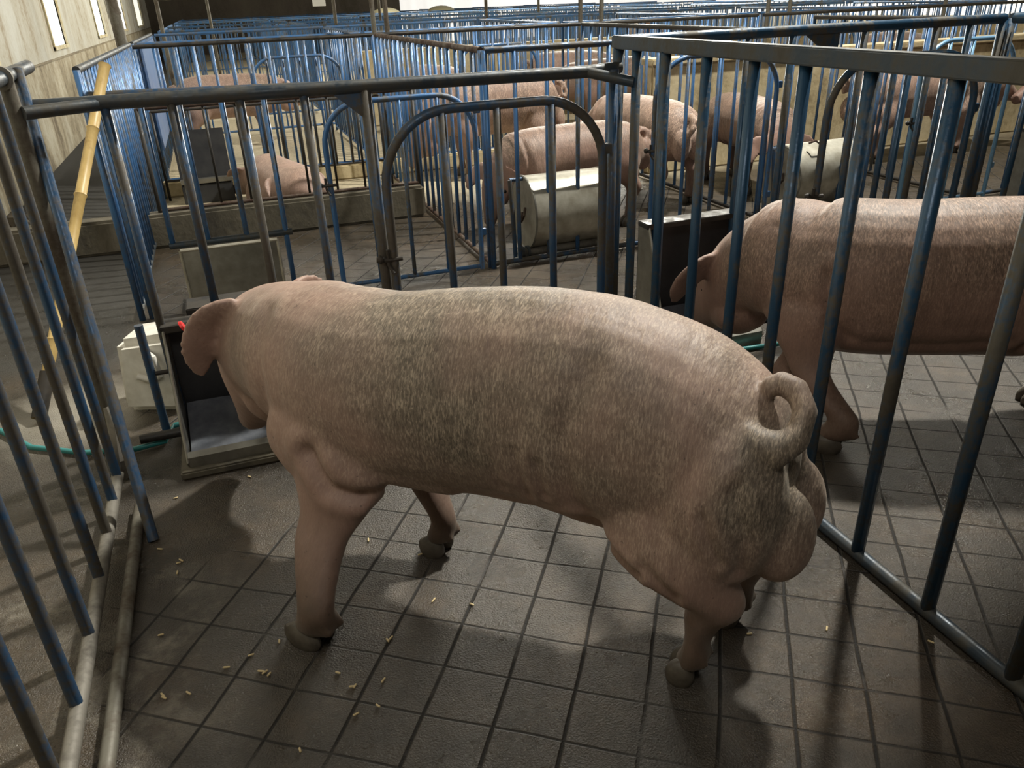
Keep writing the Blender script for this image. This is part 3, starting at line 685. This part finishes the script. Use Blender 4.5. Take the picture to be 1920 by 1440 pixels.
def cr(st, m=4):
    """Catmull-Rom refinement of stations"""
    out = []; N = len(st)
    flat = [tuple(s[0]) + tuple(s[1:]) for s in st]
    for i in range(N - 1):
        p0, p1, p2, p3 = flat[max(i - 1, 0)], flat[i], flat[i + 1], flat[min(i + 2, N - 1)]
        for k in range(m):
            u = k / m
            q = [.5 * ((2 * b) + (c - a) * u + (2 * a - 5 * b + 4 * c - d) * u * u + (3 * b - a - 3 * c + d) * u ** 3) for a, b, c, d in zip(p0, p1, p2, p3)]
            out.append((q[:3], *[max(v, .004) for v in q[3:]]))
    out.append((flat[-1][:3], *flat[-1][3:])); return out
def remeshed(bm, voxel, smooth, name, mat):
    me = bpy.data.meshes.new(name + '_raw'); bmesh.ops.recalc_face_normals(bm, faces=bm.faces[:]); bm.to_mesh(me); bm.free()
    o = bpy.data.objects.new(name + '_raw', me); COL.objects.link(o)
    m = o.modifiers.new('r', 'REMESH'); m.mode = 'VOXEL'; m.voxel_size = voxel; m.use_smooth_shade = True
    s = o.modifiers.new('s', 'SMOOTH'); s.iterations = smooth; s.factor = .5
    dg = bpy.context.evaluated_depsgraph_get(); ev = o.evaluated_get(dg)
    out = bpy.data.meshes.new_from_object(ev, preserve_all_data_layers=False, depsgraph=dg)
    bpy.data.objects.remove(o); bpy.data.meshes.remove(me)
    out.name = name; out.materials.clear(); out.materials.append(mat)
    for p in out.polygons: p.use_smooth = True
    return out

def seg_d(p, a, b):
    ab = b - a; u = max(0, min(1, (p - a).dot(ab) / ab.length_squared)); return (p - a - ab * u).length
def sculpt(me, creases, zs):
    """press skin folds into both flanks: each crease is (points in x,z), depth, width, side bulge below"""
    segs = [([Vector((x, z * zs)) for x, z in pts], dep, w, side) for pts, dep, w, side in creases]
    nrm = [v.normal.copy() for v in me.vertices]
    for v, n in zip(me.vertices, nrm):
        if abs(n.y) < .15 or abs(v.co.y) < .06: continue
        p = Vector((v.co.x, v.co.z)); d = 0
        for pts, dep, w, side in segs:
            if side and v.co.y * side < 0: continue
            m = min(seg_d(p, a, b) for a, b in zip(pts, pts[1:]))
            if m < w * 5:
                d -= dep * math.exp(-(m / w) ** 2); d += dep * .45 * math.exp(-((m - 2.3 * w) / (1.3 * w)) ** 2)
        v.co += n * d * min(1, (abs(n.y) - .15) / .3)
    me.update()
CREASES = [([(.36, .62), (.33, .46), (.28, .40)], .012, .022, 0), ([(-.36, .50), (-.33, .42), (-.30, .37)], .012, .022, 0),
           ([(.22, .39), (.0, .385), (-.22, .40)], .006, .018, 0), ([(.60, .74), (.57, .58), (.60, .44)], .008, .022, 0)]
TORSO = [((-.82, 0, .64), .03, .05), ((-.80, 0, .63), .10, .13), ((-.73, 0, .610), .170, .195), ((-.60, 0, .600), .212, .232), ((-.42, 0, .598), .220, .248),
         ((-.18, 0, .598), .215, .250), ((.08, 0, .595), .215, .248), ((.30, 0, .590), .222, .250), ((.48, 0, .590), .220, .240), ((.60, 0, .595), .195, .222), ((.72, 0, .590), .172, .200)]
HEADS = {
 'down': [((.60, 0, .590), .205, .235), ((.78, 0, .530), .160, .190), ((.90, 0, .440), .135, .165), ((1.00, 0, .340), .105, .130), ((1.09, 0, .240), .070, .085), ((1.15, 0, .165), .052, .058), ((1.175, 0, .135), .050, .052)],
 'level': [((.60, 0, .590), .205, .235), ((.78, 0, .585), .165, .190), ((.92, 0, .575), .145, .165), ((1.05, 0, .535), .110, .125), ((1.16, 0, .490), .070, .080), ((1.25, 0, .455), .052, .055), ((1.28, 0, .445), .050, .050)],
}
EARS = {'down': ((.93, .11, .535), (.93, .20, .50), (1.00, .235, .36)), 'level': ((.90, .10, .70), (.93, .19, .70), (1.03, .225, .60))}
FEET = {'fl': (.44, .15, 0), 'fr': (.44, -.15, 0), 'hl': (-.62, .15, 0), 'hr': (-.62, -.15, 0)}
TAIL = [(-.80, 0, .74), (-.86, 0, .735), (-.91, .015, .71), (-.935, .04, .66), (-.91, .06, .615), (-.865, .055, .63), (-.865, .03, .68), (-.90, .01, .72), (-.95, .0, .73)]
def bend_fn(path):
    """path: list of (s, x, y[, z]) control points; returns f(x, y, z) -> world"""
    pts = [(p[0], Vector((p[1], p[2]))) for p in path]
    def C(s):
        if s <= pts[0][0]:
            T = (pts[1][1] - pts[0][1]) / (pts[1][0] - pts[0][0]); return pts[0][1] + T * (s - pts[0][0]), T.normalized()
        if s >= pts[-1][0]:
            T = (pts[-1][1] - pts[-2][1]) / (pts[-1][0] - pts[-2][0]); return pts[-1][1] + T * (s - pts[-1][0]), T.normalized()
        for i in range(len(pts) - 1):
            if s <= pts[i + 1][0]: break
        def cp(j): return pts[max(0, min(j, len(pts) - 1))]
        a, b, c, d = cp(i - 1), cp(i), cp(i + 1), cp(i + 2); u = (s - b[0]) / (c[0] - b[0])
        m0 = (c[1] - a[1]) / max(c[0] - a[0], 1e-6) * (c[0] - b[0]); m1 = (d[1] - b[1]) / max(d[0] - b[0], 1e-6) * (c[0] - b[0])
        P = b[1] * (2 * u ** 3 - 3 * u * u + 1) + m0 * (u ** 3 - 2 * u * u + u) + c[1] * (-2 * u ** 3 + 3 * u * u) + m1 * (u ** 3 - u * u)
        T = b[1] * (6 * u * u - 6 * u) + m0 * (3 * u * u - 4 * u + 1) + c[1] * (-6 * u * u + 6 * u) + m1 * (3 * u * u - 2 * u)
        return P, T.normalized()
    def f(v):
        P, T = C(v[0]); Nn = Vector((-T.y, T.x))
        q = P + Nn * v[1]; return Vector((q.x, q.y, v[2]))
    return f
def inv_foot(f, target):
    """local coordinates of a world floor point under the bend (search)"""
    best = None
    for i in range(-110, 140):
        for j in range(-30, 31):
            s, y = i * .01, j * .02 
            q = f((s, y, 0)); d = (q.x - target[0]) ** 2 + (q.y - target[1]) ** 2
            if best is None or d < best[0]: best = (d, s, y)
    return best[1], best[2]
def pig(label, path, head='down', mat=None, feet=None, voxel=.013, smooth=5, earflip=None, tail=None, scale=1.0, detail=True, big=False, lk=1.0, creases=None, bumps=None, eartag=False, testes=True, torso=None, hdz=None, headst=None, ears=None, zs=1.0, meshes=None):
    f = bend_fn(path); bm = bmesh.new()
    sc = lambda v: (v[0], v[1], v[2] * zs)
    ts = torso or TORSO
    ell_loft(bm, cr([(sc(s[0]), s[1], s[2] * zs) for s in ts], 4), n=28)
    hs = headst or HEADS[head]
    ell_loft(bm, cr([(sc(s[0]), s[1], s[2] * zs) for s in hs], 5), n=24)
    # jowl
    jw = hs[2][0]; ell_loft(bm, cr([((jw[0] - .16, 0, jw[2] - .10), .06, .06), ((jw[0] - .04, 0, jw[2] - .12), .12, .10), ((jw[0] + .10, 0, jw[2] - .17), .06, .05)], 4))
    F = dict(FEET)
    if feet: F.update(feet)
    hooves = []
    for k, ft in F.items():
        sgn = 1 if k[1] == 'l' else -1
        fx, fy = ft[0], ft[1]; fz = ft[2] if len(ft) > 2 else 0
        if k[0] == 'f':
            kn = (fx * .45 + .44 * .55 + .01, fy * .55 + sgn * .155 * .45, .25 + fz)
            st = [((.43, sgn * .10, .60), .095, .17), ((.43, sgn * .145, .48), .095, .150), ((.43, sgn * .165, .38), .080, .110), ((kn[0] * .5 + .215, sgn * .165 * .6 + kn[1] * .4, .31 + fz * .5), .064, .076), (kn, .052, .056),
                  ((fx, fy, .14 + fz), .040, .041), ((fx + .005, fy, .08 + fz), .047, .047), ((fx + .02, fy, .052 + fz), .040, .048)]
        else:
            st = [((-.50, sgn * .10, .58), .105, .22), ((-.53, sgn * .135, .46), .105, .195), ((-.545 + (fx + .62) * .3, sgn * .150, .36), .085, .145), ((fx * .6 - .62 * .4 - .04, fy * .5 + sgn * .15 * .5, .27 + fz), .058, .085), ((fx - .02, fy, .20 + fz), .046, .056),
                  ((fx - .005, fy, .13 + fz), .039, .042), ((fx, fy, .075 + fz), .046, .047), ((fx + .018, fy, .052 + fz), .040, .048)]
        # leg sections are laid across a mostly vertical line: width = lateral, height = fore-aft
        tmp = bmesh.new(); N = len(st)
        st = [(p, rw * (1 + (lk - 1) * (min(1, i_ / 2) if i_ < 5 else .35)), rh * (1 + (lk - 1) * (min(1, i_ / 2) if i_ < 5 else .35))) for i_, (p, rw, rh) in enumerate(st)]
        stc = cr(st, 4); rings = []
        for (p, rw, rh) in stc:
            rings.append([bm.verts.new((p[0] + rh * math.sin(2 * math.pi * q / 16), p[1] + rw * math.cos(2 * math.pi * q / 16), p[2])) for q in range(16)])
        for i in range(len(rings) - 1):
            for q in range(16): bm.faces.new((rings[i][q], rings[i][(q + 1) % 16], rings[i + 1][(q + 1) % 16], rings[i + 1][q]))
        bm.faces.new(rings[0][::-1]); bm.faces.new(rings[-1]); tmp.free()
        hooves.append((fx + .025, fy, fz))
        if detail:   # dew claws
            for q in (-1, 1):
                ell_loft(bm, [((fx - .025, fy + q * .022, .095 + fz), .014, .014), ((fx - .048, fy + q * .024, .068 + fz), .012, .013)], n=8)
    # folds: flank line, shoulder
    if testes:
        for sgn in (1, -1): bmesh.ops.create_uvsphere(bm, u_segments=14, v_segments=10, radius=1, matrix=Matrix.Translation((-.795 if big else -.815, sgn * .066, .445 if big else .475)) @ Matrix.Diagonal((.105, .074, .120, 1) if big else (.085, .068, .115, 1)))
    # ears
    E = ears or EARS[head]
    for sgn in (1, -1):
        a, b, c = [Vector((p[0], p[1] * sgn, p[2] * zs)) for p in E]
        ell_loft(bm, cr([(a, .05, .020), (b, .076, .017), ((b + c) * .5 + Vector((0, sgn * .016, 0)), .064, .015), (c, .018, .011)], 4), up=Vector((.5, 0, 1)) if head == 'level' else Vector((1, 0, .4)), n=14)
    # tail
    tl = tail or TAIL
    N = len(tl); tube(bm, [(p[0], p[1], p[2] * zs) for p in tl], [.034 - .020 * i / (N - 1) if not tail else .050 - .026 * i / (N - 1) for i in range(N)], 10)
    for c_, r_ in (bumps or []):
        bmesh.ops.create_uvsphere(bm, u_segments=20, v_segments=14, radius=1, matrix=Matrix.Translation(c_) @ Matrix.Diagonal((*r_, 1)))
    me = remeshed(bm, voxel, smooth, 'pig', mat)
    if detail: sculpt(me, creases if creases is not None else CREASES, zs)
    at = me.attributes.new('local_pos', 'FLOAT_VECTOR', 'POINT')
    for k_, v in enumerate(me.vertices):
        at.data[k_].vector = v.co; v.co = f(v.co)
    me.update()
    o = link('pig', me); tag(o, label, 'pig')
    if scale != 1: o.scale = (scale,) * 3
    for (x, y, z) in hooves:
        bm = bmesh.new()
        for q in (-1, 1):
            k0 = len(bm.verts)
            bmesh.ops.create_uvsphere(bm, u_segments=16, v_segments=10, radius=1, matrix=Matrix.Translation((x + .012, y + q * .027, z + .026)) @ Matrix.Diagonal((.052, .0265, .044, 1)))
            bm.verts.ensure_lookup_table()
            for v in bm.verts[k0:]:
                u = (v.co.x - x - .012) / .052
                v.co.y += (y - v.co.y) * max(u, 0) * .25
                v.co.z = max(v.co.z - max(u, 0) * .012, z)
        for v in bm.verts: v.co = f(v.co)
        to_obj('hoof', bm, M_HOOF, o)
    if detail:
        e = hs[3][0]; w = hs[3][1]
        for sgn in (1, -1):
            bm = bmesh.new(); bmesh.ops.create_uvsphere(bm, u_segments=12, v_segments=8, radius=.013, matrix=Matrix.Translation(f((e[0] - .015, sgn * (w - .004), (e[2] + .055) * zs))))
            to_obj('eye', bm, M_EYE, o)
    if eartag:
        a, b, c = [Vector((p[0], p[1] * eartag, p[2] * zs)) for p in E]
        q = f(b * .7 + c * .3 + Vector((.045, eartag * .048, .035)))
        bm = bmesh.new(); bmesh.ops.create_cone(bm, segments=14, radius1=.017, radius2=.015, depth=.008, cap_ends=True, matrix=Matrix.Translation(q) @ Matrix.Rotation(math.radians(65), 4, 'Y'))
        to_obj('ear_tag', bm, M_RED, o)
    return o

MAIN_PATH = [(-.82, 1.03, 1.11), (-.5, .87, 1.29), (-.1, .60, 1.54), (.3, .33, 1.78), (.6, .16, 2.01), (.85, .03, 2.26), (1.05, -.05, 2.46), (1.2, -.09, 2.60)]
MAIN_TORSO = [((-.80, 0, .52), .03, .05), ((-.77, 0, .53), .11, .12), ((-.70, 0, .548), .180, .178), ((-.58, 0, .578), .225, .225), ((-.42, 0, .608), .232, .262),
         ((-.18, 0, .635), .222, .275), ((.08, 0, .630), .222, .262), ((.30, 0, .605), .232, .255), ((.48, 0, .600), .228, .250), ((.60, 0, .610), .205, .235), ((.72, 0, .605), .185, .212)]
MAIN_HEAD = [((.60, 0, .610), .205, .235), ((.78, 0, .600), .172, .200), ((.90, 0, .555), .148, .175), ((1.00, 0, .455), .118, .140), ((1.08, 0, .345), .080, .095), ((1.14, 0, .250), .058, .064), ((1.165, 0, .205), .054, .056)]
MAIN_EARS = ((.86, .08, .73), (.90, .150, .70), (.95, .195, .525))
fm = bend_fn(MAIN_PATH)
ffl = inv_foot(fm, (-.0, 1.60)); ffr = inv_foot(fm, (.40, 1.85)); fhl = inv_foot(fm, (.84, 1.16)); fhr = inv_foot(fm, (1.05, 1.28))
MAIN_CREASES = [([(.44, .50), (.38, .42), (.28, .385), (.16, .37)], .022, .020, 0), ([(.16, .375), (-.02, .385), (-.14, .41), (-.26, .42), (-.36, .40), (-.44, .37)], .012, .012, 0),
                ([(-.28, .80), (-.24, .66), (-.26, .52), (-.30, .44)], .010, .030, 0), ([(-.18, .60), (-.19, .50)], .006, .010, 0), ([(-.12, .62), (-.14, .48)], .005, .010, 0), ([(-.05, .58), (-.07, .49)], .004, .010, 0),
                ([(.66, .78), (.63, .62), (.66, .48)], .008, .022, 0), ([(-.46, .40), (-.56, .34)], .008, .016, 0), ([(-.70, .62), (-.74, .52), (-.73, .42)], .010, .018, 0), ([(-.62, .56), (-.68, .46)], .007, .014, 0)]
MAIN_BUMPS = [((.50, .115, .475), (.185, .135, .165)), ((.50, -.115, .475), (.185, .135, .165)), ((-.60, .10, .52), (.22, .150, .22)), ((-.60, -.10, .52), (.22, .150, .22))]
BIGTAIL = [(-.58, .07, .69), (-.655, .105, .69), (-.72, .125, .68), (-.775, .115, .68), (-.81, .085, .70), (-.815, .05, .74), (-.785, .025, .77), (-.735, .02, .78), (-.695, .035, .765)]
pig('big grey-pink pig filling the near pen, head in the left feeder, curled tail', MAIN_PATH, 'down', M_PIG,
    feet={'fl': ffl, 'fr': ffr, 'hl': fhl, 'hr': fhr}, voxel=.0095, smooth=5, tail=BIGTAIL, eartag=1, torso=MAIN_TORSO, headst=MAIN_HEAD, ears=MAIN_EARS, big=True, lk=1.2, creases=MAIN_CREASES, bumps=MAIN_BUMPS)
P2_TORSO = [((p[0], p[1], p[2] - (.03 if p[0] > -.75 and p[0] < .5 else 0)), rw * 1.06, rh * (1.12 if p[0] < .55 else 1.0)) for p, rw, rh in TORSO]
P2 = [(-.82, 2.95, 1.62), (-.3, 2.50, 1.83), (.2, 2.10, 2.03), (.6, 1.92, 2.28), (.9, 1.86, 2.52), (1.2, 1.84, 2.80)]
f2 = bend_fn(P2); g1 = inv_foot(f2, (1.87, 1.86)); g2 = inv_foot(f2, (1.68, 2.06))
pig('brown-pink pig in the right pen eating from the steel feeder', P2, 'down', M_PIG2, voxel=.011, smooth=6, torso=P2_TORSO, lk=1.15, feet={'fl': g1, 'fr': g2})
def straight(x, y, ang, s=1.0):
    c, n = math.cos(math.radians(ang)) * s, math.sin(math.radians(ang)) * s
    return [(-1, x - c, y - n), (0, x, y), (1, x + c, y + n)]
pig('pig behind the first steel drum with its head lowered to the left', [(-.8, 2.78, 5.08), (0, 2.22, 5.09), (.5, 1.90, 5.08), (.9, 1.70, 5.06), (1.2, 1.60, 5.0)], 'down', M_PIG2, zs=.85, voxel=.015)
pig('pig seen from its rump between the two drums, facing away', [(-.8, 3.22, 5.12), (-.2, 3.20, 5.62), (.5, 3.17, 6.15), (1.2, 3.10, 6.75)], 'down', M_PIG3, zs=.92, voxel=.015)
pig('pig facing the camera with its snout at the second drum', [(-.8, 4.12, 6.13), (0, 4.12, 5.60), (.5, 4.05, 5.26), (.9, 3.99, 5.06), (1.2, 3.97, 4.93)], 'down', M_PIG2, zs=.86, voxel=.015)
pig('tall pink-brown pig seen side-on at upper right, above the second drum', straight(6.25, 5.95, 0, .95), 'level', M_PIG3, zs=1.02, voxel=.015)
pig('pale pink pig standing with its rump towards the middle of the third pen', straight(2.40, 7.1, 176, .72), 'down', M_PIG3, zs=1.08, voxel=.016)
pig('dark brown pig farther back, beside the pale pig\'s rump', straight(4.72, 9.35, 178, .85), 'down', M_PIG2, zs=.95, voxel=.018, detail=False)
pig('pig in a far left pen behind the second row, facing right', straight(.15, 10.3, 5, .72), 'level', M_PIG3, zs=.98, voxel=.018, detail=False)
pig('pink pig in the third row behind the gate pig', [(-.8, 6.0, 9.2), (0, 6.5, 9.4), (1, 7.3, 9.6)], 'level', M_PIG3, zs=1.0, voxel=.018, detail=False)
pig('pale pig with a white snout in the third row, right of the middle', straight(4.6, 10.4, 0, .75), 'level', M_PIG3, zs=1.0, voxel=.018, detail=False)
pig('pink pig beyond the tan wall at upper right, only its back showing', straight(8.6, 8.85, 4, .72), 'down', M_PIG3, zs=1.10, voxel=.018, detail=False)
pig('pig half hidden behind divider bars left of the tall posts', straight(2.45, 9.4, 100, .85), 'down', M_PIG3, zs=1.0, voxel=.018, detail=False)
pig('pig at the right edge behind the side-on pig', straight(8.4, 5.6, 170, .9), 'level', M_PIG2, zs=1.0, voxel=.018, detail=False)
pig('pig with a raised muddy head peering over a far rail', [(-.8, 6.9, 12.75), (0, 6.8, 12.35), (1.2, 6.65, 11.7)], 'level', M_PIG2, zs=1.35, voxel=.018, detail=False)

# lying pig: folded legs, body on the ground
bm = bmesh.new()
ell_loft(bm, cr([((-.78, 0, .16), .04, .04), ((-.74, 0, .20), .16, .15), ((-.58, 0, .24), .25, .225), ((-.25, 0, .245), .27, .235), ((.1, 0, .25), .255, .235), ((.35, .0, .26), .225, .235), ((.55, .02, .27), .18, .19)], 5), n=26)
ell_loft(bm, cr([((.42, .02, .27), .19, .21), ((.62, .05, .24), .15, .17), ((.76, .10, .19), .12, .14), ((.88, .15, .13), .085, .095), ((.97, .19, .085), .058, .06), ((1.0, .20, .07), .052, .055)], 5), n=22)
for sgn in (1, -1):
    ell_loft(bm, cr([((-.42, sgn * .20, .24), .12, .18), ((-.30, sgn * .27, .13), .09, .11), ((-.44, sgn * .31, .06), .05, .055), ((-.28, sgn * .33, .045), .04, .04)], 4), n=14)
    ell_loft(bm, cr([((.34, sgn * .16, .20), .08, .12), ((.42, sgn * .22, .09), .055, .07), ((.30, sgn * .24, .045), .04, .042)], 4), n=14)
    ell_loft(bm, cr([((.70, .07 + sgn * .09, .31), .045, .018), ((.74, .09 + sgn * .16, .32), .075, .016), ((.84, .12 + sgn * .19, .25), .03, .012)], 4), up=Vector((.5, 0, 1)), n=12)
me = remeshed(bm, .014, 6, 'pig', M_PIG3)
at = me.attributes.new('local_pos', 'FLOAT_VECTOR', 'POINT')
for k_, v in enumerate(me.vertices): at.data[k_].vector = v.co
o = link('pig', me); o.location = (.38, 6.66, 0); o.scale = (.76, .8, .85); o.rotation_euler = (0, 0, math.radians(106)); tag(o, 'pink pig lying down behind the concrete curb at left', 'pig')
for sgn in (1, -1):
    bm = bmesh.new(); bmesh.ops.create_uvsphere(bm, u_segments=10, v_segments=8, radius=.012, matrix=Matrix.Translation((.85, .13 + sgn * .085, .19))); to_obj('eye', bm, M_EYE, o)
